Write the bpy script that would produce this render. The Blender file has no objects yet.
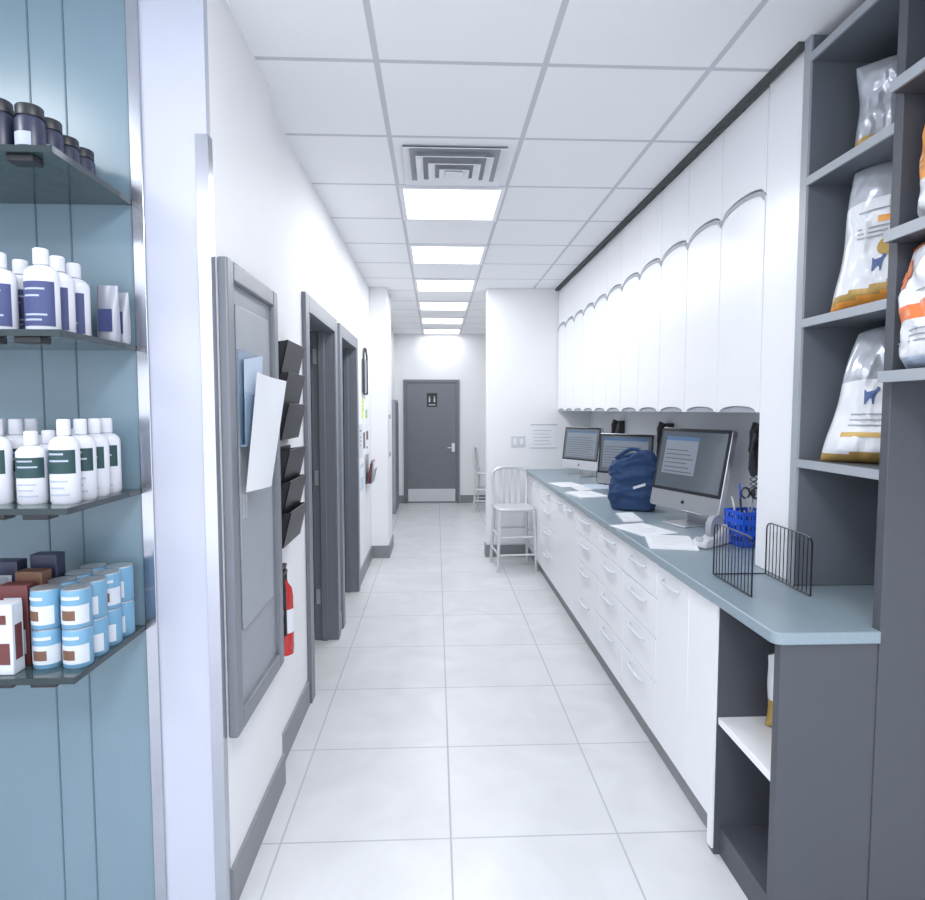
import bpy, bmesh, math, random
from mathutils import Vector, Matrix, noise
random.seed(4)
SC = bpy.context.scene
COL = SC.collection
SC.view_settings.view_transform = 'Standard'

# ------------------------------------------------------------------ materials
def mat(name, col, rough=.5, metal=0., var=.04, scale=12., emis=None, es=0., alpha=1., bump=0., coat=0., dist=0.):
    m = bpy.data.materials.new(name); m.use_nodes = True
    nt = m.node_tree; b = nt.nodes['Principled BSDF']
    b.inputs['Roughness'].default_value = rough
    b.inputs['Metallic'].default_value = metal
    b.inputs['Coat Weight'].default_value = coat
    tc = nt.nodes.new('ShaderNodeTexCoord'); n = nt.nodes.new('ShaderNodeTexNoise')
    n.inputs['Scale'].default_value = scale; n.inputs['Detail'].default_value = 4; n.inputs['Distortion'].default_value = dist
    nt.links.new(tc.outputs['Object'], n.inputs['Vector'])
    mx = nt.nodes.new('ShaderNodeMix'); mx.data_type = 'RGBA'
    mx.inputs[6].default_value = (*[max(0, c*(1-var)) for c in col], 1)
    mx.inputs[7].default_value = (*[min(1, c*(1+var)) for c in col], 1)
    nt.links.new(n.outputs['Fac'], mx.inputs[0]); nt.links.new(mx.outputs[2], b.inputs['Base Color'])
    if emis:
        b.inputs['Emission Color'].default_value = (*emis, 1); b.inputs['Emission Strength'].default_value = es
    if alpha < 1: b.inputs['Alpha'].default_value = alpha
    if bump:
        bp = nt.nodes.new('ShaderNodeBump'); bp.inputs['Strength'].default_value = bump; bp.inputs['Distance'].default_value = .01
        nt.links.new(n.outputs['Fac'], bp.inputs['Height']); nt.links.new(bp.outputs['Normal'], b.inputs['Normal'])
    return m

def gridmat(name, col, line, ox, oy, sx, sy, w, rough, var, vscale, lrough=.7, dist=0.):
    m = mat(name, col, rough, 0, var, vscale, dist=dist); nt = m.node_tree; b = nt.nodes['Principled BSDF']
    N = nt.nodes.new; L = nt.links.new
    tc = N('ShaderNodeTexCoord'); sp = N('ShaderNodeSeparateXYZ'); L(tc.outputs['Object'], sp.inputs[0])
    outs = []
    for i, (o, s) in enumerate(((ox, sx), (oy, sy))):
        a = N('ShaderNodeMath'); a.operation = 'SUBTRACT'; a.inputs[1].default_value = o + s/2; L(sp.outputs[i], a.inputs[0])
        d = N('ShaderNodeMath'); d.operation = 'DIVIDE'; d.inputs[1].default_value = s; L(a.outputs[0], d.inputs[0])
        f = N('ShaderNodeMath'); f.operation = 'FRACT'; L(d.outputs[0], f.inputs[0])
        c = N('ShaderNodeMath'); c.operation = 'SUBTRACT'; c.inputs[1].default_value = .5; L(f.outputs[0], c.inputs[0])
        e = N('ShaderNodeMath'); e.operation = 'ABSOLUTE'; L(c.outputs[0], e.inputs[0])
        g = N('ShaderNodeMath'); g.operation = 'LESS_THAN'; g.inputs[1].default_value = w/s/2; L(e.outputs[0], g.inputs[0])
        outs.append(g)
    mx = N('ShaderNodeMath'); mx.operation = 'MAXIMUM'; L(outs[0].outputs[0], mx.inputs[0]); L(outs[1].outputs[0], mx.inputs[1])
    old = b.inputs['Base Color'].links[0].from_socket
    k = N('ShaderNodeMix'); k.data_type = 'RGBA'; L(mx.outputs[0], k.inputs[0]); L(old, k.inputs[6])
    k.inputs[7].default_value = (*line, 1); L(k.outputs[2], b.inputs['Base Color'])
    r = N('ShaderNodeMix'); L(mx.outputs[0], r.inputs[0]); r.inputs[2].default_value = rough; r.inputs[3].default_value = lrough
    L(r.outputs[0], b.inputs['Roughness'])
    return m

M = {}
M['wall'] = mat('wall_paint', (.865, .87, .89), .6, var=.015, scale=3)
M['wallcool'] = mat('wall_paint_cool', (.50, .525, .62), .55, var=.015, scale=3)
M['floor'] = gridmat('floor_tile', (.65, .66, .68), (.46, .47, .49), .05, 2.75, .61, .61, .007, .34, .15, 2.6, dist=1.5)
M['ceil'] = gridmat('ceiling_tile', (.92, .93, .95), (.60, .62, .66), -.21, 3.53, .61, .61, .022, .8, .02, 60)
M['white'] = mat('white_laminate', (.86, .87, .905), .28, var=.01, scale=4)
M['base'] = mat('grey_base', (.25, .26, .28), .5)
M['door'] = mat('grey_door_paint', (.18, .195, .22), .42, var=.03)
M['frame'] = mat('grey_frame_paint', (.175, .19, .22), .38, var=.03)
M['pframe'] = mat('grey_panel_paint', (.20, .215, .245), .38, var=.03)
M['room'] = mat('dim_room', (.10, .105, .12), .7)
M['slate'] = mat('slate_laminate', (.074, .080, .097), .5, var=.03)
M['slate2'] = mat('slate_laminate_inner', (.125, .14, .165), .5, var=.03)
M['edge'] = mat('grey_edge_band', (.34, .37, .41), .4)
M['counter'] = mat('speckled_counter', (.26, .33, .38), .32, var=.35, scale=420)
M['alu'] = mat('brushed_aluminium', (.66, .68, .71), .35, .8, var=.05)
M['stoolalu'] = mat('pale_aluminium', (.66, .67, .69), .35, .3, var=.05)
M['chrome'] = mat('chrome_trim', (.48, .50, .56), .22, .95, var=.05)
M['black'] = mat('black_plastic', (.018, .02, .025), .4)
M['dark'] = mat('dark_gap', (.06, .065, .07), .7)
M['screen'] = mat('lit_screen', (.05, .06, .07), .12, coat=.5, emis=(.16, .20, .25), es=.35)
M['window'] = mat('screen_window', (.12, .14, .17), .3, emis=(.45, .52, .62), es=.22)
M['winblue'] = mat('screen_title_bar', (.05, .09, .16), .3, emis=(.15, .32, .62), es=.2)
M['wintext'] = mat('screen_text', (.08, .09, .11), .4)
M['paper'] = mat('paper', (.84, .86, .90), .7, var=.02)
M['paperblue'] = mat('blue_paper', (.58, .68, .82), .6, var=.02)
M['grey'] = mat('mid_grey', (.34, .36, .40), .5)
M['lgrey'] = mat('light_grey', (.66, .68, .72), .45)
M['blueback'] = mat('blue_back_panel', (.180, .265, .325), .3, var=.08, scale=1.2)
M['seam'] = mat('blue_seam', (.10, .16, .20), .5)
M['glass'] = mat('green_glass', (.045, .078, .082), .08, alpha=.78, coat=.6)
M['glassedge'] = mat('dark_glass_edge', (.02, .035, .04), .15)
M['bottle'] = mat('white_bottle', (.66, .68, .74), .35)
M['pouch'] = mat('silver_pouch', (.38, .40, .46), .3, .3)
M['lblblue'] = mat('navy_label', (.045, .06, .17), .5)
M['lblgreen'] = mat('dark_green_label', (.015, .055, .06), .5)
M['lbltext'] = mat('label_print', (.40, .45, .56), .6)
M['canblue'] = mat('pale_blue_can', (.15, .33, .49), .35)
M['canwhite'] = mat('white_can_print', (.58, .62, .68), .4)
M['brown'] = mat('brown_print', (.16, .08, .05), .5)
M['darkred'] = mat('dark_red_print', (.13, .035, .035), .5)
M['navy'] = mat('navy_jar', (.03, .035, .07), .35)
M['red'] = mat('red_enamel', (.55, .02, .02), .25, coat=.5)
M['navyfab'] = mat('navy_fabric', (.018, .05, .135), .8, var=.3, scale=30, bump=.3)
M['blueplastic'] = mat('blue_plastic', (.01, .09, .62), .35)
M['foil'] = mat('bag_film_white', (.74, .76, .80), .3, var=.05, coat=.3)
M['silver'] = mat('bag_film_silver', (.52, .55, .61), .25, .3, var=.08)
M['orange'] = mat('bag_orange', (.85, .36, .07), .35)
M['gold'] = mat('bag_gold', (.50, .33, .10), .35, .2)
M['redorange'] = mat('bag_red_orange', (.78, .20, .06), .35)
M['bluemark'] = mat('bag_blue_mark', (.08, .13, .30), .5)
M['yellow'] = mat('yellow_note', (.80, .85, .30), .6)
M['green'] = mat('green_note', (.30, .60, .30), .6)
M['light'] = mat('light_diffuser', (.9, .9, .9), .5, emis=(.95, .97, 1.), es=2.2)
M['wire'] = mat('black_wire', (.02, .02, .025), .35, .3)
M['holder'] = mat('clear_blue_holder', (.35, .50, .66), .15, alpha=.6)

# ------------------------------------------------------------------ geometry helpers
def BM(): return bmesh.new()
def box(bm, x0, x1, y0, y1, z0, z1, m=0):
    v = [bm.verts.new(p) for p in ((x0,y0,z0),(x1,y0,z0),(x1,y1,z0),(x0,y1,z0),(x0,y0,z1),(x1,y0,z1),(x1,y1,z1),(x0,y1,z1))]
    for f in ((0,3,2,1),(4,5,6,7),(0,1,5,4),(1,2,6,5),(2,3,7,6),(3,0,4,7)):
        fc = bm.faces.new([v[i] for i in f]); fc.material_index = m
    return bm
def prism(bm, pts, axis, d0, d1, m=0):
    def P(a, b, d):
        return {'x': (d, a, b), 'y': (a, d, b), 'z': (a, b, d)}[axis]
    A = [bm.verts.new(P(a, b, d0)) for a, b in pts]; B = [bm.verts.new(P(a, b, d1)) for a, b in pts]
    fs = [bm.faces.new(A), bm.faces.new(B[::-1])]
    n = len(pts)
    for i in range(n): fs.append(bm.faces.new((A[i], B[i], B[(i+1) % n], A[(i+1) % n])))
    for f in fs: f.material_index = m
    bmesh.ops.recalc_face_normals(bm, faces=fs)
    return bm
def lathe(bm, prof, n=20, c=(0,0,0), sx=1, sy=1, m=0, a0=0, a1=2*math.pi):
    full = abs(a1-a0-2*math.pi) < 1e-6
    k = n if full else n+1
    rings = []
    for r, z in prof:
        rings.append([bm.verts.new((c[0]+sx*r*math.cos(a0+(a1-a0)*i/n), c[1]+sy*r*math.sin(a0+(a1-a0)*i/n), c[2]+z)) for i in range(k)])
    for a, b in zip(rings, rings[1:]):
        for i in range(n):
            j = (i+1) % k
            f = bm.faces.new((a[i], a[j], b[j], b[i])); f.material_index = m
    if full:
        f = bm.faces.new(rings[0][::-1]); f.material_index = m
        f = bm.faces.new(rings[-1]); f.material_index = m
    return bm
def sweep(bm, pts, r, n=8, m=0):
    pts = [Vector(p) for p in pts]; rings = []
    up = Vector((0.13, .21, 1)).normalized()
    for i, p in enumerate(pts):
        t = (pts[min(i+1, len(pts)-1)] - pts[max(i-1, 0)]).normalized()
        a = t.cross(up)
        if a.length < .2: a = t.cross(Vector((1, .1, 0)))
        a.normalize()
        if rings and a.dot(pa) < 0: a = -a
        pa = a
        b = t.cross(a).normalized()
        rr = r[i] if isinstance(r, (list, tuple)) else r
        rings.append([bm.verts.new(p + rr*(math.cos(2*math.pi*k/n)*a + math.sin(2*math.pi*k/n)*b)) for k in range(n)])
    fs = []
    for a, b in zip(rings, rings[1:]):
        for k in range(n): fs.append(bm.faces.new((a[k], a[(k+1) % n], b[(k+1) % n], b[k])))
    fs.append(bm.faces.new(rings[0][::-1])); fs.append(bm.faces.new(rings[-1]))
    for f in fs: f.material_index = m
    bmesh.ops.recalc_face_normals(bm, faces=fs)
    return bm
def build(name, bm, mats, parent=None, bevel=0., smooth=True, sub=None):
    me = bpy.data.meshes.new(name)
    if sub is not None: bm.transform(Matrix.Translation(-Vector(sub)))
    bm.normal_update(); bm.to_mesh(me); bm.free()
    if not isinstance(mats, (list, tuple)): mats = [mats]
    for m in mats: me.materials.append(M[m])
    if smooth:
        me.polygons.foreach_set('use_smooth', [True]*len(me.polygons)); me.set_sharp_from_angle(angle=math.radians(35))
    o = bpy.data.objects.new(name, me); COL.objects.link(o)
    if bevel:
        md = o.modifiers.new('bevel', 'BEVEL'); md.width = bevel; md.segments = 2; md.limit_method = 'ANGLE'
    if parent: o.parent = parent
    return o
def thing(name, label, cat, loc, rz=0, group=None):
    e = bpy.data.objects.new(name, None); e.empty_display_size = .05; COL.objects.link(e)
    e.location = loc; e.rotation_euler = (0, 0, rz); e['label'] = label; e['category'] = cat
    if group: e['group'] = group
    return e
def solo(name, bm, mats, label, cat, loc=(0,0,0), rz=0, bevel=0, group=None, world=False):
    o = build(name, bm, mats, None, bevel, sub=loc if world else None)
    o.location = loc; o.rotation_euler = (0, 0, rz); o['label'] = label; o['category'] = cat
    if group: o['group'] = group
    return o
def struct(name, bm, mats, bevel=0):
    o = build(name, bm, mats, None, bevel); o['kind'] = 'structure'; return o
def dup(src, loc, rz=None, label=None):
    def cp(o, par):
        c = o.copy()
        if par is not None: c.parent = par
        COL.objects.link(c)
        for ch in o.children: cp(ch, c)
        return c
    n = cp(src, None); n.location = loc
    if rz is not None: n.rotation_euler = (0, 0, rz)
    if label: n['label'] = label
    return n

H = 2.80
XL = -.68; XN = -.64; YN = 1.81; XR = 1.62; YF = 6.42; YE = 10.24
# ------------------------------------------------------------------ shell
b = BM(); box(b, -3.2, 1.9, -2.6, 10.5, -.1, 0); struct('floor', b, 'floor')
b = BM(); box(b, -3.2, 1.9, -2.6, 10.5, H, H+.1); struct('ceiling', b, 'ceil')
b = BM()
box(b, XL-.14, XL, 2.5, 3.26, 0, H); box(b, XL-.14, XL, 3.26, 4.14, 2.09, H); box(b, XL-.14, XL, 4.14, 4.38, 0, H)
box(b, XL-.14, XL, 4.38, 5.24, 2.09, H); box(b, XL-.14, XL, 5.24, YE, 0, H)
struct('wall_left', b, 'wall')
b = BM(); box(b, XL, -.50, YF, 7.0, 0, H); struct('wall_pillar', b, 'wall', .004)
b = BM(); box(b, XN-.16, XN, YN+.03, 2.5, 0, H); struct('wall_near', b, 'wall')
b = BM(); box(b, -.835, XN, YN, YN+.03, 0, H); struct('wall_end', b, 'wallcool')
b = BM(); box(b, -3.1, -.835, YN, YN+.03, 0, H); struct('wall_display', b, 'blueback')
b = BM(); box(b, XR, XR+.12, -2.6, YF, 0, H); struct('wall_right', b, 'wall')
b = BM(); box(b, .53, XR+.12, YF, YF+.14, 0, H); struct('wall_return', b, 'wall', .004)
b = BM(); box(b, 1.15, 1.27, YF+.14, YE, 0, H); struct('wall_passage', b, 'wall')
b = BM(); box(b, -.9, 1.3, YE, YE+.12, 0, H); struct('wall_far', b, 'wall')
b = BM(); box(b, -3.2, -3.1, -2.6, YN+.03, 0, H); struct('wall_side', b, 'wall')
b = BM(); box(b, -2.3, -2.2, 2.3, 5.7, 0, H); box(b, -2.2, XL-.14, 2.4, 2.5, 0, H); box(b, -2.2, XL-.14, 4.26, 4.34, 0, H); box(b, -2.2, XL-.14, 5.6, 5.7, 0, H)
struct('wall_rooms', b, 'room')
# baseboards
b = BM(); box(b, XL, XL+.012, 2.5, 3.19, 0, .13); box(b, XL, XL+.012, 4.21, 4.31, 0, .13); box(b, XL, XL+.012, 5.31, YF, 0, .13); box(b, XL, XL+.012, 7.0, YE, 0, .13)
struct('baseboard_left', b, 'base')
b = BM(); box(b, XL+.012, -.488, YF-.012, YF, 0, .13); box(b, -.5, -.488, YF, 7.0, 0, .13); struct('baseboard_pillar', b, 'base')
b = BM(); box(b, .518, .985, YF-.012, YF, 0, .13); box(b, .518, .53, YF, YF+.14, 0, .13); struct('baseboard_return', b, 'base')
b = BM(); box(b, -.66, -.54, YE-.012, YE, 0, .13); box(b, .40, 1.15, YE-.012, YE, 0, .13); struct('baseboard_far', b, 'base')
b = BM(); box(b, XN, XN+.012, YN+.04, 2.5, 0, .13); struct('baseboard_near', b, 'base')
# chrome corner strips
b = BM(); box(b, -.850, -.815, YN-.008, YN, 0, H); struct('trim_1', b, 'chrome', .003)
b = BM(); box(b, XN-.03, XN+.005, YN-.005, YN, 0, 2.32); box(b, XN, XN+.005, YN, YN+.03, 0, 2.32); struct('trim_2', b, 'chrome')
b = BM(); box(b, 1.235, 1.262, 2.13, YF, H-.022, H); struct('ceiling_gap_shade', b, 'dark')  # dark-coloured strip in place of the shaded gap between cabinets and ceiling
b = BM()
for x in (-1.115, -1.02, -1.35, -1.6, -1.85, -2.1): box(b, x-.002, x+.002, YN-.002, YN, 0, H)
struct('trim_4', b, 'seam')

# ------------------------------------------------------------------ doors
def side_door(n, y0, y1):
    e = bpy.data.objects.new('door_%d' % n, None); COL.objects.link(e); e.location = (XL, (y0+y1)/2, 0); e['kind'] = 'structure'
    L = Vector((XL, (y0+y1)/2, 0))
    b = BM()
    for (a, c) in ((y0-.06, y0+.03), (y1-.03, y1+.06)):
        box(b, XL+.0005, XL+.022, a, c, 0, 2.15)
        box(b, XL-.14, XL+.0005, (y0+.0005 if a < y0 else y1-.03), (y0+.03 if a < y0 else y1-.0005), 0, 2.06)
    box(b, XL-.09, XL-.05, y1-.045, y1-.03, 0, 2.06); box(b, XL-.09, XL-.05, y0+.03, y0+.045, 0, 2.06)
    box(b, XL+.0005, XL+.022, y0+.03, y1-.03, 2.06, 2.15); box(b, XL-.14, XL+.0005, y0+.0005, y1-.0005, 2.06, 2.0895)
    build('frame', b, 'frame', e, .003, sub=L)
    b = BM(); box(b, XL-.145-.78, XL-.145, y1-.05, y1-.008, .01, 2.05); build('leaf', b, 'door', e, .002, sub=L)
    b = BM()
    for z in (.25, 1.05, 1.85): box(b, XL-.125, XL-.10, y1-.036, y1-.03, z, z+.1)
    build('hinge', b, 'alu', e, sub=L)
side_door(1, 3.26, 4.14); side_door(2, 4.38, 5.24)
# far door
e = bpy.data.objects.new('door_3', None); COL.objects.link(e); e.location = (-.073, YE, 0); e['kind'] = 'structure'; L = Vector((-.073, YE, 0))
b = BM(); box(b, -.535, -.485, YE-.03, YE, 0, 2.05); box(b, .34, .39, YE-.03, YE, 0, 2.05); box(b, -.485, .34, YE-.03, YE, 2.0, 2.05)
build('frame', b, 'frame', e, .003, sub=L)
b = BM(); box(b, -.483, .338, YE-.018, YE, .01, 1.998); build('leaf', b, 'door', e, .002, sub=L)
b = BM(); box(b, -.465, .32, YE-.021, YE-.018, .03, .24); build('kick_plate', b, 'lgrey', e, sub=L)
b = BM(); box(b, .26, .31, YE-.026, YE-.018, .86, 1.0)
sweep(b, [(.285, YE-.026, .93), (.285, YE-.06, .93), (.26, YE-.065, .93), (.19, YE-.065, .925)], .009); build('handle', b, 'alu', e, sub=L)
b = BM(); box(b, -.15, .02, YE-.022, YE-.018, 1.60, 1.83)
for x in (-.105, -.025):
    box(b, x-.012, x+.012, YE-.0235, YE-.022, 1.68, 1.745, 1)
    lathe(b, [(.001, -.01), (.011, -.005), (.011, .005), (.001, .01)], 10, (x, YE-.022, 1.765), 1, .15, 1)
box(b, -.12, -.01, YE-.0235, YE-.022, 1.63, 1.642, 1)
build('restroom_sign', b, ['black', 'lgrey'], e, sub=L)

# ------------------------------------------------------------------ ceiling fixtures
def clight(x0, y0, pw):
    cx, cy = x0+.305, y0+.305
    e = thing('ceiling_light', 'square recessed fluorescent panel glowing white in the suspended ceiling', 'ceiling light', (cx, cy, H), group='ceiling light panels')
    b = BM()
    for q in ((-.3, .3, -.3, -.275), (-.3, .3, .275, .3), (-.3, -.275, -.275, .275), (.275, .3, -.275, .275)): box(b, *q, -.012, 0)
    build('frame', b, 'white', e)
    b = BM(); box(b, -.275, .275, -.275, .275, -.006, 0); build('diffuser', b, 'light', e)
    l = bpy.data.lights.new('lamp', 'AREA'); l.shape = 'SQUARE'; l.size = .52; l.energy = pw; l.color = (.96, .975, 1.)
    o = bpy.data.objects.new('lamp', l); COL.objects.link(o); o.parent = e; o.location = (0, 0, -.02)
    return e
for y, pw in ((3.53, 17), (4.75, 15), (5.97, 11), (7.19, 7.5), (8.41, 6), (9.60, 3.5)): clight(-.21, y, pw)
for x, y in ((-.21, .48), (-.21, -1.35), (-2.04, .48), (-2.04, -1.35)): clight(x, y, 21)  # added panels out of view, put in to light the display and near area
e = thing('air_vent', 'square white metal ceiling air diffuser with stepped louvres', 'air vent', (.095, 3.24, H))
b = BM(); box(b, -.25, .25, -.235, .235, -.004, 0); build('back_plate', b, 'grey', e)
b = BM()
for k, (s, z) in enumerate(((.255, -.006), (.19, -.022), (.13, -.034), (.075, -.042))):
    w = .034
    ou = [(-s, -s*.95), (s, -s*.95), (s, s*.95), (-s, s*.95)]; s2 = s-w; inn = [(-s2, -s2*.95), (s2, -s2*.95), (s2, s2*.95), (-s2, s2*.95)]
    vo = [b.verts.new((x, y, z-.012)) for x, y in ou]; vi = [b.verts.new((x, y, z+.002)) for x, y in inn]; vt = [b.verts.new((x, y, z-.008)) for x, y in ou]
    for i in range(4):
        j = (i+1) % 4
        b.faces.new((vo[i], vo[j], vi[j], vi[i]))
        b.faces.new((vt[i], vt[j], vo[j], vo[i]))
box(b, -.045, .045, -.04, .04, -.054, -.048)
build('louvre', b, 'white', e)

# ------------------------------------------------------------------ access panel & papers
e = thing('wall_panel', 'tall grey framed metal access panel with inset door on white wall', 'access panel', (XN, 2.16, .54))
L = Vector((XN, 2.16, .54))
y0, y1, z0, z1 = 1.865, 2.445, .54, 2.0
b = BM()
for q in ((y0, y0+.06, z0, z1), (y1-.06, y1, z0, z1), (y0+.06, y1-.06, z0, z0+.06), (y0+.06, y1-.06, z1-.06, z1)): box(b, XN, XN+.03, *q)
build('frame', b, 'pframe', e, .006, sub=L)
b = BM(); box(b, XN, XN+.012, y0+.06, y1-.06, z0+.06, z1-.06); build('back_plate', b, 'grey', e, sub=L)
b = BM(); box(b, XN+.012, XN+.020, y0+.11, y1-.10, z0+.30, z1-.12); build('door', b, 'edge', e, .004, sub=L)
b = BM(); box(b, XN+.020, XN+.028, y0+.13, y0+.15, 1.2, 1.28); build('latch', b, 'alu', e, sub=L)
b = BM()
box(b, XN+.0205, XN+.0235, 1.97, 2.18, 1.44, 1.74); box(b, XN+.0205, XN+.042, 1.97, 2.18, 1.435, 1.44); box(b, XN+.040, XN+.042, 1.97, 2.18, 1.44, 1.60)
solo('document_holder', b, 'holder', 'clear bluish plastic document holder mounted on grey wall panel', 'document holder', (XN+.024, 2.07, 1.435), world=True)
def sheet(bm, tl, tr, bl, br, bend=.02, n=8, m=0):
    tl, tr, bl, br = map(Vector, (tl, tr, bl, br)); nn = (tr-tl).cross(bl-tl).normalized(); g = []
    for i in range(n+1):
        v = i/n; row = []
        for j in range(n+1):
            u = j/n
            row.append(bm.verts.new(tl.lerp(tr, u).lerp(bl.lerp(br, u), v) + nn*bend*math.sin(u*math.pi)*math.cos(v*2.2)))
        g.append(row)
    for i in range(n):
        for j in range(n):
            f = bm.faces.new((g[i][j], g[i][j+1], g[i+1][j+1], g[i+1][j])); f.material_index = m
b = BM(); sheet(b, (-.585, 2.06, 1.675), (-.545, 2.29, 1.655), (-.590, 1.93, 1.295), (-.575, 2.17, 1.285), .010)
solo('paper_sheet', b, 'paper', 'white paper sheets hanging loosely out of the document holder', 'paper', (-.59, 2.1, 1.29), world=True)
b = BM(); sheet(b, (-.609, 2.00, 1.71), (-.607, 2.21, 1.74), (-.609, 1.99, 1.441), (-.607, 2.16, 1.441), .003)
solo('paper_sheet', b, 'paperblue', 'pale blue paper sheet tucked behind white sheets in the holder', 'paper', (-.60, 2.1, 1.441), world=True)

# ------------------------------------------------------------------ wall file racks
def filerack(zb, lab):
    e = thing('wall_file_rack', lab, 'file rack', (XL, 2.72, zb), group='black wall file racks')
    b = BM(); box(b, 0, .008, -.16, .16, 0, .42); build('back_plate', b, 'black', e)
    for k in range(3):
        z = .005+k*.13
        b = BM()
        prism(b, [(.008, z), (.045, z), (.080, z+.15), (.075, z+.152), (.040, z+.006), (.008, z+.006)], 'y', -.16, .16)
        for y in (-.16, .156): prism(b, [(.008, z), (.045, z), (.080, z+.15), (.008, z+.14)], 'y', y, y+.004)
        build('pocket', b, 'black', e, .001)
    return e
r1 = filerack(1.42, 'black plastic three-pocket wall file rack on white wall')
dup(r1, (XL, 2.72, .97), label='black plastic wall file rack below another, above the fire extinguisher')
for i, (z, m) in enumerate(((1.435, 'paper'), (1.565, 'paper'))):
    b = BM(); prism(b, [(.010, .0), (.030, .0), (.042, .115), (.030, .115)], 'y', -.13, .12)
    solo('file_folder', b, m, 'paper folder standing in a black wall file pocket', 'folder', (XL, 2.72, z), group='folders in wall racks')

# fire extinguisher
e = thing('fire_extinguisher', 'small red fire extinguisher with black hose hung on white wall', 'fire extinguisher', (-.640, 2.575, .52)); e.scale = (.86, .86, 1)
b = BM(); lathe(b, [(.03, 0), (.042, .006), (.044, .03), (.044, .25), (.038, .285), (.022, .305), (.016, .32)], 24); build('cylinder', b, 'red', e)
b = BM(); lathe(b, [(.0445, .10), (.0445, .20)], 24, a0=-2.2, a1=.6); build('label', b, 'paper', e)
b = BM(); lathe(b, [(.017, .32), (.017, .345)], 16); box(b, -.012, .012, -.05, .03, .345, .36); box(b, -.012, .012, -.055, .02, .375, .387); box(b, -.008, .008, .0, .02, .36, .375); build('valve_handle', b, 'black', e)
b = BM(); sweep(b, [(0, -.018, .335), (.01, -.05, .33), (.02, -.065, .29), (.02, -.062, .2), (.015, -.056, .1)], [.007, .007, .007, .007, .012], 8); build('hose', b, 'black', e)
b = BM(); box(b, -.0465, -.036, -.02, .02, .20, .36); build('bracket', b, 'chrome', e)

# ------------------------------------------------------------------ notices on left wall
def notice(x, y0, y1, z0, z1, m, lab, marks=(), name='notice', cat='notice'):
    b = BM(); cy = (y0+y1)/2; box(b, 0, .003, y0-cy, y1-cy, 0, z1-z0)
    h = z1-z0; w = y1-y0
    for (u0, u1, v0, v1) in marks: box(b, .003, .004, y0-cy+u0*w, y0-cy+u1*w, v0*h, v1*h, 1)
    return solo(name, b, [m[0], m[1]], lab, cat, (x, cy, z0), group='wall notices')
lines = [(.12, .85, .78, .84), (.12, .7, .6, .64), (.12, .8, .48, .52), (.12, .6, .36, .40)]
e = thing('wall_bracket', 'black wire clipboard frame hung on white wall', 'clipboard', (XL, 5.85, 1.70))
b = BM(); sweep(b, [(.02, -.13, 0), (.02, .13, 0), (.02, .13, .36), (.02, .05, .42), (.02, -.05, .42), (.02, -.13, .36), (.02, -.13, 0)], .010); build('frame', b, 'dark', e)
b = BM(); box(b, 0, .02, -.11, .11, .02, .32); build('paper_stack', b, 'grey', e)
notice(XL, 5.70, 5.86, 1.47, 1.66, ('yellow', 'green'), 'yellow-green paper notice taped to white wall', lines)
notice(XL, 5.95, 6.15, 1.45, 1.66, ('paper', 'green'), 'white and green paper notice taped to white wall', [(.1, .9, .1, .5)])
notice(XL, 5.48, 5.68, 1.12, 1.42, ('lgrey', 'grey'), 'grey printed paper notice taped to wall', lines)
notice(XL, 5.74, 5.94, 1.10, 1.40, ('paper', 'navy'), 'white flyer with dark printed picture on wall', [(.1, .9, .3, .8)])
notice(XL, 6.0, 6.2, 1.12, 1.40, ('paper', 'darkred'), 'white flyer with red printed band on wall', [(.1, .9, .5, .8), (.1, .6, .2, .26)])
notice(XL, 5.52, 5.77, .82, 1.06, ('paperblue', 'paper'), 'pale blue leaflet taped to white wall', [(.1, .9, .5, .85)])
e = thing('leaflet_rack', 'small grey wall rack filled with coloured leaflets', 'leaflet rack', (XL, 6.05, .84))
b = BM(); box(b, 0, .006, -.14, .14, 0, .28); prism(b, [(.006, 0), (.06, 0), (.09, .14), (.086, .14), (.056, .006), (.006, .006)], 'y', -.14, .14); build('tray', b, 'grey', e)
for i, m in enumerate(('darkred', 'canblue', 'paper', 'redorange')):
    b = BM(); prism(b, [(.012, .01), (.04, .01), (.070, .20+.02*(i % 2)), (.05, .20+.02*(i % 2))], 'y', -.13+i*.065, -.07+i*.065); build('leaflet', b, m, e)
notice(-.5, 6.55, 6.8, 1.05, 1.5, ('grey', 'paper'), 'grey framed notice on side of white pillar', [(.1, .9, .1, .9)])
e = thing('locker', 'narrow grey metal locker against far passage wall', 'locker', (-.63, 9.5, 0))
b = BM(); box(b, -.04, .03, -.35, .35, 0, 1.70); build('body', b, 'grey', e, .004)
b = BM(); box(b, .03, .036, -.34, -.005, .05, 1.66); build('door', b, 'frame', e, .002)
b = BM(); box(b, .03, .036, .005, .34, .05, 1.66); build('door', b, 'frame', e, .002)
# return wall items
e = thing('light_switch', 'white double light switch plate on white wall', 'light switch', (.86, YF, 1.22))
b = BM(); box(b, -.075, .075, -.006, 0, -.06, .06); build('plate', b, 'lgrey', e, .002)
for x in (-.035, .035):
    b = BM(); box(b, x-.015, x+.015, -.010, -.006, -.03, .03); build('switch', b, 'white', e, .001)
b = BM(); box(b, -.14, .14, -.003, 0, 0, .25)
for i in range(5): box(b, -.11, .08-.02*(i % 2), -.004, -.003, .04+i*.036, .044+i*.036, 1)
box(b, -.14, .14, -.0045, -.003, .242, .25, 1); box(b, -.14, .14, -.0045, -.003, 0, .006, 1)
solo('notice', b, ['paper', 'grey'], 'white printed sheet pinned to wall above the counter', 'notice', (1.13, YF, 1.15), group='wall notices')

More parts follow.
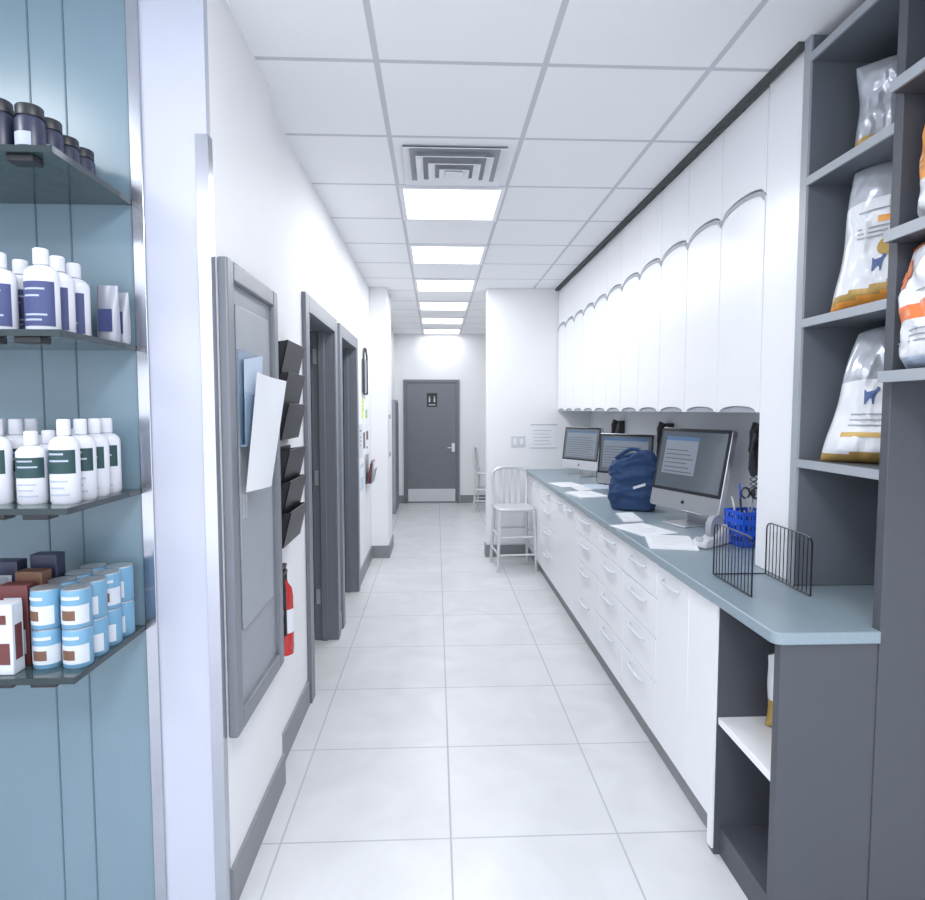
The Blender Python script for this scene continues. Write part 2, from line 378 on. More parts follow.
# ------------------------------------------------------------------ upper cabinets
W = .3665; Y0 = 2.382
def arch(w, zside, crown, n=14, p=2.2):
    pts = []
    for i in range(n+1):
        u = -1+2*i/n
        pts.append((u*w/2, zside+(crown-zside)*math.sqrt(max(0, 1-abs(u)**p))))
    return pts
def upper():
    e = thing('wall_cabinet', 'tall white glossy wall cabinet with arched door top', 'wall cabinet', (1.45, Y0+W/2, 1.54), group='white wall cabinets over the counter')
    b = BM(); box(b, -.160, .168, -W/2+.0005, W/2-.0005, 0.035, H-1.54-.002); build('body', b, 'grey', e)
    w = W-.005
    lo = arch(w*.90, 0.0, .026)
    lo = [(-w/2, 0)] + lo + [(w/2, 0)]
    top = arch(w, .835, .88, p=2.0)
    b = BM(); prism(b, lo + top[::-1], 'x', -.180, -.1605); build('door', b, 'white', e, .002)
    up = [(y, z+.010) for y, z in top]
    b = BM(); prism(b, up + [(w/2, H-1.54-.024), (-w/2, H-1.54-.024)], 'x', -.180, -.1605); build('door', b, 'white', e, .002)
    b = BM(); prism(b, [(y, z-.002) for y, z in top] + [(y, z-.018) for y, z in top][::-1], 'x', -.1835, -.1802); build('arch_trim', b, 'edge', e)
    b = BM(); prism(b, [(y, z) for y, z in arch(w*.88, .0, .024)], 'x', -.172, -.1605); build('handle', b, 'grey', e)
    return e
u = upper()
for i in range(1, 11): dup(u, (1.45, Y0+W*(i+.5), 1.54))
# white column beside shelves
b = BM(); box(b, 1.272, 1.619, 2.128, 2.38, .931, H); struct('wall_column', b, 'white', .003)

# ------------------------------------------------------------------ counter
r = .03
pts = [(.94+r-r*math.sin(a), 1.640+r-r*math.cos(a)) for a in [math.pi/2*(1-i/6) for i in range(7)]] + [(1.247, 1.640), (1.247, 1.682), (1.619, 1.682), (1.619, YF-.001), (.94, YF-.001)]
b = BM(); prism(b, pts, 'z', .894, .93)
solo('countertop', b, 'counter', 'long speckled blue-grey countertop along the cabinets', 'countertop', (1.28, 4, .894), bevel=.004, world=True)

def pull(b, y0, y1, z, x=.965):
    n = 10; c = (y0+y1)/2; h = (y1-y0)/2
    sweep(b, [(x-.004-.018*math.sqrt(max(0, 1-abs(-1+2*i/n)**4)), c+h*(-1+2*i/n), z) for i in range(n+1)], .0075, 8)
def basecab(y0, y1, kind):
    cy = (y0+y1)/2; L = Vector((1.28, cy, 0))
    lab = {'dr': 'white base cabinet with four drawers and bar pulls', 'd1': 'narrow white base cabinet with a plain door and handled door', 'd2': 'white base cabinet with two doors under the countertop'}[kind]
    e = thing('base_cabinet', lab, 'base cabinet', L, group='white base cabinets under the counter')
    b = BM(); box(b, .985, 1.615, y0+.001, y1-.001, .10, .893); build('body', b, 'grey', e, sub=L)
    b = BM(); box(b, 1.0, 1.02, y0+.001, y1-.001, 0, .10); box(b, 1.02, 1.6, y0+.02, y0+.04, 0, .1); box(b, 1.02, 1.6, y1-.04, y1-.02, 0, .1); build('toe_kick', b, 'base', e, sub=L)
    if kind == 'dr':
        zs = [.105, .34, .54, .72, .88]
        for z0, z1 in zip(zs, zs[1:]):
            b = BM(); box(b, .965, .9845, y0+.002, y1-.002, z0+.0025, z1-.0025); d = build('drawer', b, 'white', e, .002, sub=L)
            b = BM(); pull(b, cy-.11, cy+.11, z1-.05); h = build('handle', b, 'lgrey', d, sub=L)
    else:
        mid = y0+.215 if kind == 'd1' else cy
        for k, (a, c) in enumerate(((y0, mid), (mid, y1))):
            b = BM(); box(b, .965, .9845, a+.002, c-.002, .108, .877); d = build('door', b, 'white', e, .002, sub=L)
            if kind == 'd1' and k == 0: continue
            b = BM(); pull(b, (a+c)/2-.09, (a+c)/2+.09, .83); build('handle', b, 'lgrey', d, sub=L)
basecab(2.06, 2.62, 'd1'); basecab(2.62, 3.10, 'dr'); basecab(3.10, 3.60, 'dr'); basecab(3.60, 4.20, 'dr')
basecab(4.20, 4.90, 'd2'); basecab(4.90, 5.60, 'dr'); basecab(5.60, 6.40, 'd2')

# open cubby cabinet
L = Vector((1.28, 1.86, 0))
e = thing('open_base_cabinet', 'dark grey open cubby cabinet with white shelf at counter end', 'open cabinet', L)
b = BM(); box(b, .965, 1.615, 2.02, 2.058, 0, .893); box(b, .965, 1.247, 1.652, 1.682, 0, .893); box(b, 1.247, 1.615, 1.684, 1.70, 0, .893)
box(b, 1.60, 1.615, 1.70, 2.02, 0, .893); box(b, .985, 1.6, 1.682, 2.02, 0, .10); box(b, .985, 1.6, 1.70, 2.02, .875, .893)
build('body', b, 'slate', e, sub=L)
b = BM(); box(b, .968, 1.6, 1.684, 2.02, .47, .495); build('shelf', b, 'white', e, .002, sub=L)
b = BM(); box(b, .957, .9645, 2.024, 2.058, .02, .888); build('edge_trim', b, 'white', e, sub=L)

# shelf tower A
YA = 2.088
L = Vector((1.43, 1.9, .93))
e = thing('shelf_tower', 'tall slate-grey open shelf tower standing at counter end', 'shelf unit', L)
b = BM(); box(b, 1.248, 1.619, 1.648, 1.681, 0, H-.001); build('side_panel', b, 'slate', e, .002, sub=L)
b = BM(); box(b, 1.262, 1.619, YA, 2.126, .931, H-.001); build('side_panel', b, 'slate2', e, .002, sub=L)
b = BM(); box(b, 1.60, 1.619, 1.682, YA-.001, .931, H-.001); build('back_panel', b, 'slate2', e, sub=L)
for z in (1.38, 1.86, 2.335, 2.74):
    b = BM(); box(b, 1.262, 1.60, 1.682, YA-.001, z-.028, z); box(b, 1.254, 1.2618, 1.682, YA-.001, z-.028, z, 1); build('shelf', b, ['slate2', 'edge'], e, sub=L)
b = BM(); box(b, 1.254, 1.2618, YA, 2.126, .931, H-.001); build('edge_trim', b, 'edge', e, sub=L)
# shelf unit B
L = Vector((1.43, 1.3, 1.64))
e = thing('wall_shelf_unit', 'slate-grey wall shelves holding pet food bags', 'shelf unit', L)
for z in (1.655, 2.03, 2.42, 2.78):
    b = BM(); box(b, 1.216, 1.60, 1.03, 1.647, z-.03, z); box(b, 1.208, 1.2158, 1.03, 1.647, z-.03, z, 1); build('shelf', b, ['slate', 'edge'], e, sub=L)
b = BM(); box(b, 1.21, 1.619, .99, 1.03, 1.60, H-.001); build('side_panel', b, 'slate', e, sub=L)
b = BM(); box(b, 1.60, 1.619, 1.03, 1.647, 1.60, H-.001); build('back_panel', b, 'slate2', e, sub=L)

# ------------------------------------------------------------------ pet food bags
def foodbag(loc, rz, W, Ht, T, mats, zone, label, marks, seed, slant=0., taper=0.):
    e = thing('pet_food_bag', label, 'pet food bag', loc, rz)
    nu, nv = 34, 44
    def S(u, v, s):
        prof = (min(1, v/.10))**.5 * (min(1, (1-v)/.30))**.55
        fall = max(0, 1-abs(u)**3)**.6
        wr = noise.noise(Vector((u*2.2+seed, v*4, s*3)))*.020 + noise.noise(Vector((u*6+seed, v*9, s*3+5)))*.010
        y = s*(T/2*prof*fall+.003) + wr*fall*(1 if 0 < v < 1 else 0)*prof
        wn = W/2*(1-.06*math.sin(v*math.pi)+.03*math.sin(v*9+seed))*(1-taper*v*v)
        return Vector((u*wn + slant*v, y, Ht*v - .02*abs(u)**2*v*(1 if seed % 2 else .2)))
    b = BM()
    for s in (-1, 1):
        g = [[b.verts.new(S(-1+2*i/nu, j/nv, s)) for i in range(nu+1)] for j in range(nv+1)]
        for j in range(nv):
            for i in range(nu):
                q = (g[j][i], g[j][i+1], g[j+1][i+1], g[j+1][i])
                f = b.faces.new(q if s < 0 else q[::-1]); f.material_index = zone((i+.5)/nu*2-1, (j+.5)/nv)
    bmesh.ops.remove_doubles(b, verts=b.verts, dist=.0030)
    build('film', b, mats, e)
    for nm, m, poly in marks:
        b = BM()
        us = [p[0] for p in poly]; vs = [p[1] for p in poly]
        vv = [b.verts.new(Vector(S(u_, v_, -1)) + Vector((0, -.004, 0))) for u_, v_ in poly]
        c = b.verts.new(S(sum(us)/len(us), sum(vs)/len(vs), -1) + Vector((0, -.006, 0)))
        for i in range(len(vv)): b.faces.new((vv[i], vv[(i+1) % len(vv)], c))
        build(nm, b, m, e)
    return e
def rect(u0, u1, v0, v1): return [(u0, v0), ((u0+u1)/2, v0), (u1, v0), (u1, (v0+v1)/2), (u1, v1), ((u0+u1)/2, v1), (u0, v1), (u0, (v0+v1)/2)]
def textlines(m, u0, u1, vs): return [('print_line', m, rect(u0, u1-.1*(i % 2), v, v+.010)) for i, v in enumerate(vs)]
def dogat(cu, cv, s): return [(cu+x*s, cv+(y-.4)*s*.8) for x, y in ((-.45, .40), (-.40, .22), (-.32, .22), (-.30, .33), (-.02, .33), (0, .22), (.08, .22), (.10, .38), (.20, .48), (.30, .50), (.28, .54), (.14, .57), (.08, .50), (-.35, .46), (-.5, .52))]
def disc(cu, cv, ru, rv, n=16): return [(cu+ru*math.cos(2*math.pi*k/n), cv+rv*math.sin(2*math.pi*k/n)) for k in range(n)]
A45 = -math.radians(45)
foodbag((1.385, 1.895, 1.861), A45, .26, .455, .14, ['foil', 'orange', 'gold', 'silver'],
        lambda u, v: 1 if v < .05 + .10*(u+1)/2 else (2 if v < .10+.12*(u+1)/2 else (3 if v > .72 else 0)),
        'white pet food bag with orange base on grey shelf',
        [('picture', 'gold', disc(.15, .40, .28, .06)), ('emblem', 'orange', rect(-.15, .5, .56, .60)), ('dog_print', 'bluemark', dogat(.0, .30, .4))] + textlines('grey', -.6, .2, (.47, .50, .53, .64)), 1, slant=.030, taper=.15)
foodbag((1.378, 1.90, 1.381), A45, .27, .43, .15, ['silver', 'gold', 'foil'],
        lambda u, v: 1 if v < .09 + .03*u else (2 if v < .62 else 0),
        'silver pet food bag with small blue dog print and gold base', [('dog_print', 'bluemark', dogat(-.05, .50, .45)), ('emblem', 'gold', rect(-.6, .3, .20, .235))] + textlines('grey', -.5, .45, (.28, .32, .36, .62)), 7, slant=.045, taper=.35)
foodbag((1.288, 1.475, 1.656), math.radians(-90), .33, .345, .16, ['foil', 'redorange', 'paperblue'],
        lambda u, v: 1 if (.36 < v < .52 + .04*math.sin(u*3)) or v > .93 else (2 if v < .08 else 0),
        'white pet food bag with red-orange band on wall shelf', [('cross_mark', 'redorange', rect(-.72, -.60, .62, .84)), ('cross_mark', 'redorange', rect(-.85, -.47, .69, .77))] + textlines('grey', -.8, .5, (.2, .24, .28, .57)), 3)
foodbag((1.30, 1.46, 2.031), math.radians(-90), .32, .33, .15, ['foil', 'orange'], lambda u, v: 1 if v > .35 else 0,
        'orange and white pet food bag on upper wall shelf', textlines('foil', -.8, .5, (.45, .5)), 9)
foodbag((1.42, 1.90, 2.336), A45, .22, .30, .12, ['silver', 'gold'], lambda u, v: 1 if v < .2 else 0, 'silver pet food bag on the top shelf of tower', [], 12)
foodbag((1.17, 1.92, .496), math.radians(-30), .16, .26, .09, ['foil', 'gold'], lambda u, v: 1 if v < .4 else 0, 'white and gold treat bag on cubby shelf', [], 15)

# ------------------------------------------------------------------ display shelves
SZ = [2.135, 1.731, 1.323, .922]
for z in SZ:
    L = Vector((-1.4, 1.63, z))
    e = thing('glass_shelf', 'thick greenish glass display shelf on blue panel', 'glass shelf', L, group='glass display shelves')
    b = BM(); box(b, -2.3, -.852, 1.45, YN-.003, z-.012, z); build('pane', b, 'glass', e, sub=L)
    b = BM(); box(b, -2.3, -.849, 1.446, 1.4498, z-.014, z+.001); box(b, -.8518, -.849, 1.4502, YN-.003, z-.014, z+.001); build('edge', b, 'glassedge', e, sub=L)
    for x in (-.93, -1.03, -1.5):
        b = BM(); box(b, x-.03, x+.03, 1.46, 1.50, z-.028, z-.0125); build('bracket_clip', b, 'black', e, .002, sub=L)
def bottle(name, label, loc, h, r, sy, lm, l0, l1, text, group=''):
    e = thing(name, label, 'bottle', loc, group=group)
    b = BM(); lathe(b, [(r*.9, 0), (r, .006), (r, h*.68), (r*.95, h*.73), (r*.7, h*.78), (r*.38, h*.80), (r*.36, h*.83)], 22, sy=sy); build('body', b, 'bottle', e)
    b = BM(); lathe(b, [(r*.44, h*.81), (r*.44, h*.985), (r*.38, h)], 18, sy=1); build('cap', b, 'bottle', e, .001)
    b = BM(); lathe(b, [(r*1.015, h*l0), (r*1.015, h*l1)], 22, sy=sy, a0=-2.8, a1=-.4)
    for z, a in text: lathe(b, [(r*1.03, h*z), (r*1.03, h*(z+.022))], 10, sy=sy, a0=-2.3, a1=a, m=1)
    build('label', b, [lm, 'lbltext'], e)
    return e
g2 = 'white bottles with navy labels'; g3 = 'white bottles with dark green labels'
A = bottle('product_bottle', 'white plastic bottle with navy label on glass shelf', (-.935, 1.53, SZ[1]), .20, .038, .8, 'lblblue', .08, .60, ((.5, -1), (.42, -1.3), (.2, -.9), (.14, -1.2)), group=g2)
for x in (-.935, -1.03, -1.125):
    for k in range(3):
        if x == -.935 and k == 0: continue
        o = dup(A, (x-.004*k+random.uniform(-.004, .004), 1.53+.074*k, SZ[1]), random.uniform(-.2, .2))
        o.scale = (1, 1, .95 if x < -1 else 1)
# silver pouches behind the bottles
for i, (x, y) in enumerate(((-.888, 1.735), (-.883, 1.782))):
    e = thing('treat_pouch', 'silver foil pouch with navy label on glass shelf', 'pouch', (x, y-.0, SZ[1]), 0, group='silver pouches on the shelf')
    b = BM(); w = .030; hh = .155-.01*i
    ring = []
    for z, t, ww in ((0, .014, .9), (.02, .018, 1), (hh*.5, .016, 1), (hh*.85, .008, .95), (hh, .002, .9)):
        ring.append([b.verts.new((w*ww*math.cos(a), t*math.sin(a), z)) for a in [2*math.pi*k/16 for k in range(16)]])
    for p, q in zip(ring, ring[1:]):
        for k in range(16): b.faces.new((p[k], p[(k+1) % 16], q[(k+1) % 16], q[k]))
    b.faces.new(ring[0][::-1]); b.faces.new(ring[-1]); build('film', b, 'pouch', e)
    b = BM(); box(b, -.018, .018, -.0200, -.0180, .03, .09); build('label', b, 'lblblue', e)
Bq = bottle('shampoo_bottle', 'white plastic bottle with dark green label on glass shelf', (-.905, 1.54, SZ[2]), .205, .034, .85, 'lblgreen', .36, .64, ((.58, -1.2), (.50, -.9), (.26, -1.0), (.18, -1.2), (.10, -.9)), group=g3)
for x in (-.905, -.985, -1.065, -1.145):
    for k in range(4):
        if x == -.905 and k == 0: continue
        if k == 3 and x < -1: continue
        o = dup(Bq, (x+random.uniform(-.004, .004), 1.54+.066*k, SZ[2]), random.uniform(-.2, .2)); o.scale = (1, 1, .86 if x in (-.985,) else 1)
# cans
e = thing('food_can', 'small pale blue and white pet food can', 'can', (-.885, 1.53, SZ[3]), group='stacked pet food cans')
b = BM(); lathe(b, [(.031, 0), (.033, .003), (.033, .090), (.031, .094)], 20); build('body', b, 'canblue', e)
b = BM(); lathe(b, [(.0335, .012), (.0335, .058)], 20, a0=-3.0, a1=-.3)
lathe(b, [(.0340, .022), (.0340, .046)], 8, a0=-2.3, a1=-1.3, m=1); lathe(b, [(.0340, .072), (.0340, .08)], 8, a0=-2.3, a1=-1.0, m=0); build('label', b, ['canwhite', 'brown'], e)
b = BM(); lathe(b, [(.0315, .094), (.0325, .097), (.029, .0975)], 20); build('rim', b, 'alu', e)
for x in (-.885, -.957):
    for k in range(4):
        for s in range(2):
            if (x, k, s) == (-.885, 0, 0): continue
            dup(e, (x, 1.53+.070*k, SZ[3]+.098*s), random.uniform(-.6, .6))
# boxes left of cans
for i, (x, y, h, m, lab) in enumerate(((-1.035, 1.49, .17, 'canwhite', 'white product box with red print on glass shelf'), (-1.035, 1.545, .20, 'darkred', 'dark red product box with white print on glass shelf'), (-1.03, 1.60, .22, 'brown', 'brown product box standing on glass shelf'), (-1.03, 1.66, .25, 'navy', 'dark navy product box on glass shelf'), (-1.115, 1.50, .17, 'darkred', 'dark red product box with white print on glass shelf'), (-1.115, 1.56, .21, 'canwhite', 'white product box with red print on glass shelf'), (-1.11, 1.63, .24, 'navy', 'dark navy product box on glass shelf'))):
    e = thing('product_box', lab, 'box', (x, y, SZ[3]), .06*math.sin(i*2), group='product boxes beside cans')
    lm = 'darkred' if m == 'canwhite' else 'canwhite'
    b = BM(); box(b, -.034, .034, -.02, .02, 0, h); build('carton', b, m, e, .002)
    b = BM(); box(b, -.026, .026, -.0212, -.0202, h*.15, h*.45); box(b, -.02, .02, -.0212, -.0202, h*.72, h*.85)
    box(b, .0342, .0350, -.012, .012, h*.2, h*.7); build('label', b, lm, e)
# jars on top shelf
e = thing('supplement_jar', 'dark navy jar with black lid on top glass shelf', 'jar', (-.94, 1.52, SZ[0]), group='dark jars on the top shelf')
b = BM(); lathe(b, [(.028, 0), (.031, .004), (.031, .08), (.026, .09)], 18); build('body', b, 'navy', e)
b = BM(); lathe(b, [(.029, .09), (.029, .112), (.027, .115)], 18); build('lid', b, 'black', e)
b = BM(); lathe(b, [(.0315, .02), (.0315, .05)], 14, a0=-2.4, a1=-1.0); build('label', b, 'lbltext', e)
for x in (-.94, -1.01, -1.08, -1.15, -1.22):
    for k in range(4):
        if x == -.94 and k == 0: continue
        o = dup(e, (x, 1.52+.07*k, SZ[0])); o.scale = (1, 1, random.choice((1, 1.1, .9)))

# ------------------------------------------------------------------ stools
def stool(loc, rz, lab):
    e = thing('counter_stool', lab, 'stool', loc, rz, group='aluminium slat-back stools')
    b = BM(); n = 24
    out = []
    for i in range(n):
        a = 2*math.pi*i/n; c, s = math.cos(a), math.sin(a)
        out.append((.19*abs(c)**.45*math.copysign(1, c), .185*abs(s)**.45*math.copysign(1, s)))
    rings = []
    for sc, z in ((.94, .575), (1, .585), (1, .598), (.95, .606), (.7, .600), (.3, .592)):
        rings.append([b.verts.new((x*sc, y*sc, z)) for x, y in out])
    for p, q in zip(rings, rings[1:]):
        for i in range(n): b.faces.new((p[i], p[(i+1) % n], q[(i+1) % n], q[i]))
    b.faces.new(rings[0][::-1]); b.faces.new(rings[-1]); build('seat', b, 'stoolalu', e)
    for sx in (-1, 1):
        b = BM(); sweep(b, [(sx*.165, -.165, .58), (sx*.175, -.175, .40), (sx*.19, -.195, 0)], [.018, .017, .015], 8); build('leg', b, 'stoolalu', e)
        b = BM(); sweep(b, [(sx*.165, .165, .60), (sx*.172, .17, .40), (sx*.19, .205, 0)], [.018, .017, .015], 8); build('leg', b, 'stoolalu', e)
    for z, k in ((.33, .178), (.16, .186)):
        b = BM()
        sweep(b, [(-k, -k-.002, z), (k, -k-.002, z)], .010); sweep(b, [(-k, k, z+.03), (k, k, z+.03)], .010)
        sweep(b, [(-k, -k, z+.015), (-k, k, z+.015)], .010); sweep(b, [(k, -k, z+.015), (k, k, z+.015)], .010); build('stretcher', b, 'stoolalu', e)
    b = BM()
    P = [(-.165, .165, .60), (-.172, .185, .72), (-.175, .20, .85), (-.165, .208, .92), (-.13, .214, .955), (-.06, .22, .972), (.06, .22, .972), (.13, .214, .955), (.165, .208, .92), (.175, .20, .85), (.172, .185, .72), (.165, .165, .60)]
    sweep(b, P, .016, 8); build('backrest', b, 'stoolalu', e)
    for x in (-.09, -.03, .03, .09):
        b = BM(); prism(b, [(x-.018, .60), (x+.018, .60), (x+.020, .965-abs(x)*.12), (x-.020, .965-abs(x)*.12)], 'y', .0, .006)
        for v in b.verts: v.co.y += .178 + (v.co.z-.60)*.11
        build('slat', b, 'stoolalu', e)
    return e
stool((.76, 6.00, 0), .08, 'brushed aluminium slat-back counter stool beside the counter')
stool((.80, 9.4, 0), 1.35, 'brushed aluminium slat-back stool in the far passage')

# ------------------------------------------------------------------ computers
def imac(loc, rz, s, lab, tilt=9, wins=()):
    e = thing('desktop_computer', lab, 'computer', loc, rz, group='all-in-one desktop computers'); e.scale = (s, s, s)
    w, z0, z1 = .27, .07, .52
    T = Matrix.Translation((0, .01, .27)) @ Matrix.Rotation(-math.radians(tilt), 4, 'X') @ Matrix.Translation((0, -.01, -.27))
    def rr(w, z0, z1, r):
        p = []
        for cx, cz, a0 in ((w-r, z0+r, -90), (w-r, z1-r, 0), (-w+r, z1-r, 90), (-w+r, z0+r, 180)):
            for k in range(5):
                a = math.radians(a0+k*22.5); p.append((cx+r*math.cos(a), cz+r*math.sin(a)))
        return p
    b = BM(); prism(b, rr(w, z0, z1, .015), 'y', -.012, .022); prism(b, rr(w-.05, z0+.06, z1-.05, .04), 'y', .022, .04); b.transform(T); build('case', b, 'alu', e, .004)
    b = BM(); prism(b, rr(w-.004, z0+.095, z1-.004, .01), 'y', -.0145, -.0122); b.transform(T); build('bezel', b, 'black', e)
    b = BM(); box(b, -w+.022, w-.022, -.0158, -.0147, z0+.112, z1-.022)
    for a0, a1, c0, c1 in wins:
        box(b, a0, a1, -.0166, -.0160, c0, c1, 1); box(b, a0, a1, -.0172, -.0167, c1-.022, c1, 2)
        n = int((c1-c0-.05)/.024)
        for k in range(n):
            zz = c0+.012+k*.024; box(b, a0+.012, a1-.02-.05*((k*7) % 3)/2, -.0172, -.0167, zz, zz+.005, 3)
    b.transform(T); build('screen', b, ['screen', 'window', 'winblue', 'wintext'], e)
    b = BM(); lathe(b, [(.001, -.011), (.010, -.007), (.013, 0), (.009, .008), (.001, .007)], 12, (0, -.0125, z0+.045), 1, .1)
    lathe(b, [(.001, -.004), (.003, 0), (.001, .004)], 8, (.002, -.0125, z0+.060), 1, .2); b.transform(T); build('logo', b, 'black', e)
    b = BM(); prism(b, [(.035, .25), (.047, .25), (.085, .012), (.085, .0), (-.10, .0), (-.10, .006), (.072, .008)], 'x', -.09, .09); build('stand', b, 'alu', e, .002)
    return e
def face(nx, ny): return math.atan2(ny, nx)+math.pi/2
imac((1.37, 3.27, .931), face(-.95, -.31), 1.0, 'silver all-in-one computer with dim lit screen on counter', 11, ((-.21, .05, .26, .47),))
imac((1.40, 4.50, .931), face(-.75, -.66), .85, 'silver all-in-one computer partly behind navy bag on counter', 6, ((-.22, .22, .22, .48),))
imac((1.36, 5.72, .931), face(-.85, -.5), .88, 'silver all-in-one computer near far end of the counter', 8, ((-.22, .22, .2, .48),))
# keyboards
for i, (x, y, a) in enumerate(((1.10, 3.45, math.pi/2-.1), (1.13, 4.74, math.pi/2+.1))):
    e = thing('keyboard', 'slim white and silver computer keyboard lying on counter', 'keyboard', (x, y, .931), a+math.pi, group='keyboards on the counter')
    b = BM(); prism(b, [(-.055, 0), (.055, 0), (.055, .012), (-.055, .006)], 'x', -.14, .14); build('base', b, 'alu', e, .002)
    b = BM()
    for r_ in range(5):
        for c_ in range(14):
            yy = -.048+r_*.02; zz = .0065+(yy+.055)/.11*.006
            box(b, -.134+c_*.0192, -.134+c_*.0192+.016, yy, yy+.016, zz, zz+.003)
    build('keys', b, 'paper', e)
# navy bag
e = thing('tote_bag', 'slouched navy blue fabric bag with handles on counter', 'bag', (1.23, 3.78, .931), face(-.45, -.89))
b = BM(); nu, nv = 48, 30; g = []
for j in range(nv+1):
    v = j/nv; row = []
    for i in range(nu):
        a = 2*math.pi*i/nu; c, s = math.cos(a), math.sin(a)
        w = .130+.026*v-.025*max(0, v-.8)/.2; t = .085*(1-.35*v)+.01
        x = w*abs(c)**.45*math.copysign(1, c); y = t*abs(s)**.7*math.copysign(1, s)
        d = noise.noise(Vector((x*12, y*12+3, v*5)))*.028 + abs(noise.noise(Vector((x*20+4+v*5, y*9, v*9-x*20))))*.032
        z = .36*v + (.05*noise.noise(Vector((x*11, 2, 1)))+.03*math.cos(x*18-1)-.04*abs(x/.17))*v**4
        d *= min(1, v*4)
        row.append(b.verts.new((x+c*d+.02*v, y+s*d, z)))
    g.append(row)
for j in range(nv):
    for i in range(nu): b.faces.new((g[j][i], g[j][(i+1) % nu], g[j+1][(i+1) % nu], g[j+1][i]))
b.faces.new(g[0][::-1]); b.faces.new(g[-1]); o = build('body', b, 'navyfab', e)
md = o.modifiers.new('s', 'SUBSURF'); md.levels = 1; md.render_levels = 1
for s_ in (-1, 1):
    b = BM(); P = []
    for k in range(13):
        u_ = k/12; P.append((-.10+.19*u_, s_*.045-.07*s_*math.sin(u_*math.pi), .32+.055*math.sin(u_*math.pi)-.03*(s_ > 0)))
    sweep(b, P, .012, 8); build('strap', b, 'navyfab', e)
b = BM(); prism(b, [(.02, .14), (.09, .165), (.088, .18), (.018, .155)], 'y', -.122, -.114); build('emblem', b, 'lgrey', e)
# wall phones
def phone(y, z):
    e = thing('wall_telephone', 'black wall-mounted telephone with handset and coiled cord', 'telephone', (XR, y, z), group='black wall telephones')
    b = BM(); prism(b, [(0, -.11), (-.035, -.11), (-.06, -.02), (-.045, .10), (0, .11)], 'y', -.07, .07); build('base', b, 'black', e, .006)
    b = BM(); sweep(b, [(-.075, -.045, -.13), (-.09, -.045, -.10), (-.095, -.045, -.02), (-.09, -.045, .07), (-.07, -.045, .11)], [.026, .022, .015, .022, .028], 10); build('handset', b, 'black', e)
    b = BM(); box(b, -.062, -.058, .0, .05, -.03, .04); build('keypad', b, 'grey', e)
    b = BM(); sweep(b, [(-.075-.008*math.cos(k*.9), -.045+.04*k/90+.008*math.sin(k*.9), -.14-.10*math.sin(k/90*math.pi)) for k in range(91)], .0025, 5); build('cord', b, 'black', e)
phone(2.95, 1.37); phone(4.20, 1.35); phone(5.30, 1.35)
# papers on counter
for i, (x, y, a, m) in enumerate(((1.07, 3.12, .3, 'paper'), (1.09, 2.80, -.25, 'paper'), (1.09, 4.40, .2, 'paper'), (1.08, 5.04, .2, 'paper'), (1.30, 4.86, -.1, 'paperblue'))):
    b = BM(); zt = .004+.004*(i % 3); box(b, -.105, .105, -.148, .148, 0, zt)
    for k in range(6): box(b, -.08, .07-.02*(k % 3), .10-k*.035, .106-k*.035, zt, zt+.0006, 1)
    solo('paper_stack', b, [m, 'lgrey'], 'loose printed white papers lying on the countertop', 'papers', (x, y, .931), a, group='papers on the counter')
# tape dispenser
e = thing('tape_dispenser', 'rounded light grey tape dispenser on the countertop', 'tape dispenser', (1.26, 2.74, .931), math.radians(215)); e.scale = (1.15, 1.15, 1.15)
b = BM(); prism(b, [(-.09, 0), (.09, 0), (.092, .03), (.07, .04), (.03, .035), (-.02, .05), (-.06, .085), (-.085, .06), (-.095, .02)], 'y', -.03, .03); build('body', b, 'lgrey', e, .008)
b = BM(); lathe(b, [(.018, -.012), (.05, -.012), (.05, .012), (.018, .012)], 28)
b.transform(Matrix.Translation((-.02, 0, .07)) @ Matrix.Rotation(math.pi/2, 4, 'X'))
build('tape_roll', b, 'grey', e)
b = BM(); box(b, .085, .093, -.014, .014, .03, .045); build('cutter', b, 'alu', e)
# pen basket
PX, PY = 1.435, 2.76
e = thing('pen_basket', 'bright blue perforated plastic basket holding pens', 'pen holder', (PX, PY, .931), .15)
b = BM(); s = .072; h = .16
for z in (0, .05, .10, .145):
    for q in ((-s, s, -s, -s+.004), (-s, s, s-.004, s), (-s, -s+.004, -s, s), (s-.004, s, -s, s)): box(b, *q, z, z+(.015 if z > .14 else .024))
for k in range(7):
    t_ = -s+k*(2*s-.010)/6
    for q in ((t_, t_+.010, -s+.0005, -s+.0035), (t_, t_+.010, s-.0035, s-.0005), (-s+.0005, -s+.0035, t_, t_+.010), (s-.0035, s-.0005, t_, t_+.010)): box(b, *q, 0.0, h)
box(b, -s, s, -s, s, 0, .003); build('basket', b, 'blueplastic', e)
for i, (dx, dy, m) in enumerate(((-.035, -.02, 'black'), (.035, -.03, 'black'), (-.01, .035, 'blueplastic'), (-.035, .03, 'lgrey'), (.035, .03, 'black'))):
    b = BM(); tip = Vector((dx*1.7, dy*1.2, .22+.03*(i % 3)))
    sweep(b, [Vector((dx*.6, dy*.6, .006)), Vector((dx*.65, dy*.65, .02)), tip*.95, tip], [.001, .0045, .0045, .003], 8)
    solo('pen', b, m, 'ballpoint pen standing in blue basket', 'pen', (PX, PY, .931), .15, group='pens in the basket')
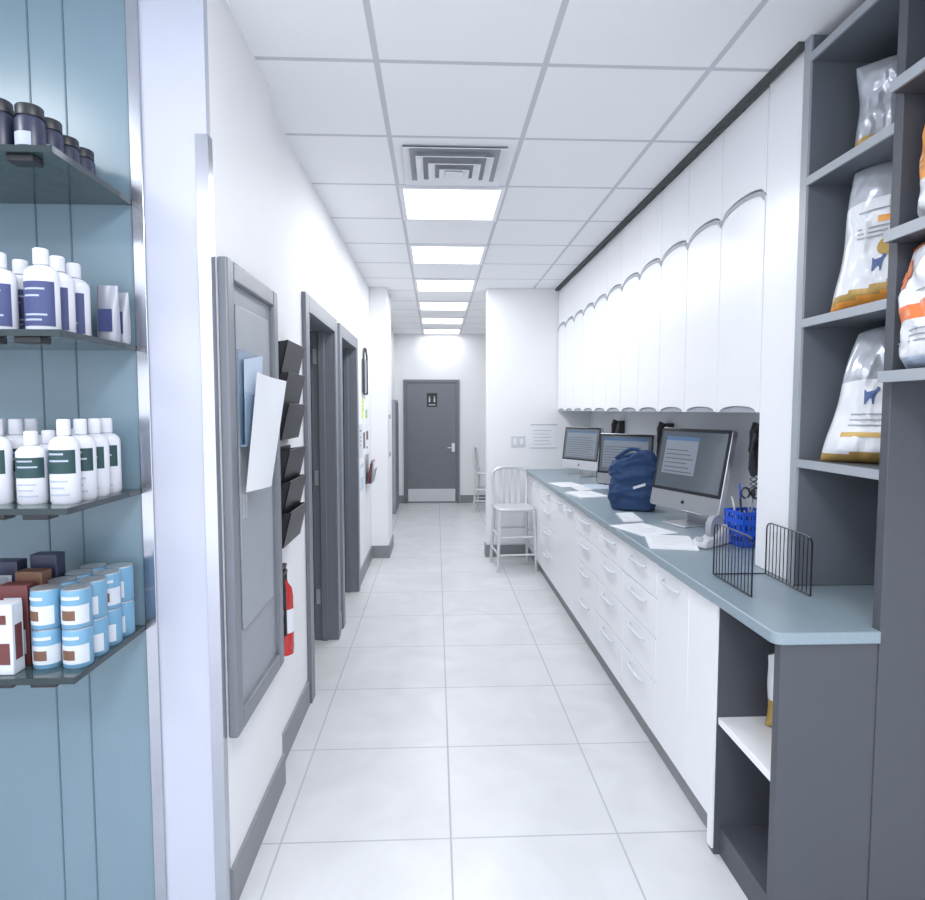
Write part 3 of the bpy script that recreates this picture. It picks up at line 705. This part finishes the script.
e = thing('scissors', 'black-handled scissors standing in blue basket', 'scissors', (PX+.005, PY-.012, .95), -.3)
for s_ in (-1, 1):
    b = BM(); sweep(b, [(s_*(.022+.018*math.cos(t)), .0, .22+.024*math.sin(t)) for t in [k*2*math.pi/14 for k in range(15)]], .005, 6); build('handle', b, 'black', e)
    b = BM(); sweep(b, [(s_*.018, .002*s_, .20), (0, .002*s_, .11), (-s_*.008, .002*s_, -.012)], [.005, .005, .001], 6); build('blade', b, 'alu', e)
# wire file rack
e = thing('wire_file_rack', 'black wire two-sided file rack standing on countertop', 'wire rack', (1.14, 2.10, .931))
b = BM()
for x in (-.10, .10):
    sweep(b, [(x, -.14, .003), (x, -.14, .18), (x, -.13, .195), (x, -.11, .2), (x, .11, .2), (x, .13, .195), (x, .14, .18), (x, .14, .003)], .0028, 6)
    sweep(b, [(x, -.14, .004), (x, .14, .004)], .0028, 6)
    for k in range(1, 12):
        y = -.14+.28*k/12; sweep(b, [(x, y, .004), (x, y, .199)], .0018, 5)
sweep(b, [(-.10, .14, .004), (.10, .14, .004)], .0028, 6)
build('wire_frame', b, 'wire', e)
# desk organizer at far end
e = thing('desk_organizer', 'small black desk organizer with paper slots on counter', 'organizer', (1.45, 5.08, .931))
b = BM(); box(b, -.08, .08, -.12, .12, 0, .008)
for k in range(4): box(b, -.08, .08, -.12+k*.078, -.114+k*.078, .008, .16-.02*k)
build('tray', b, 'black', e, .002)
b = BM(); box(b, -.06, .07, -.10, -.05, .01, .2); build('paper', b, 'paper', e)

# ------------------------------------------------------------------ world & camera
w = bpy.data.worlds.new('World'); SC.world = w; w.use_nodes = True
w.node_tree.nodes['Background'].inputs[0].default_value = (.88, .92, 1, 1); w.node_tree.nodes['Background'].inputs[1].default_value = 2.45
cam = bpy.data.cameras.new('Camera'); co = bpy.data.objects.new('Camera', cam); COL.objects.link(co)
cam.lens = 24; cam.sensor_width = 36; cam.clip_start = .05
co.location = (0, 0, 1.55); co.rotation_euler = (math.radians(90-3.71), 0, math.radians(-2.46))
SC.camera = co
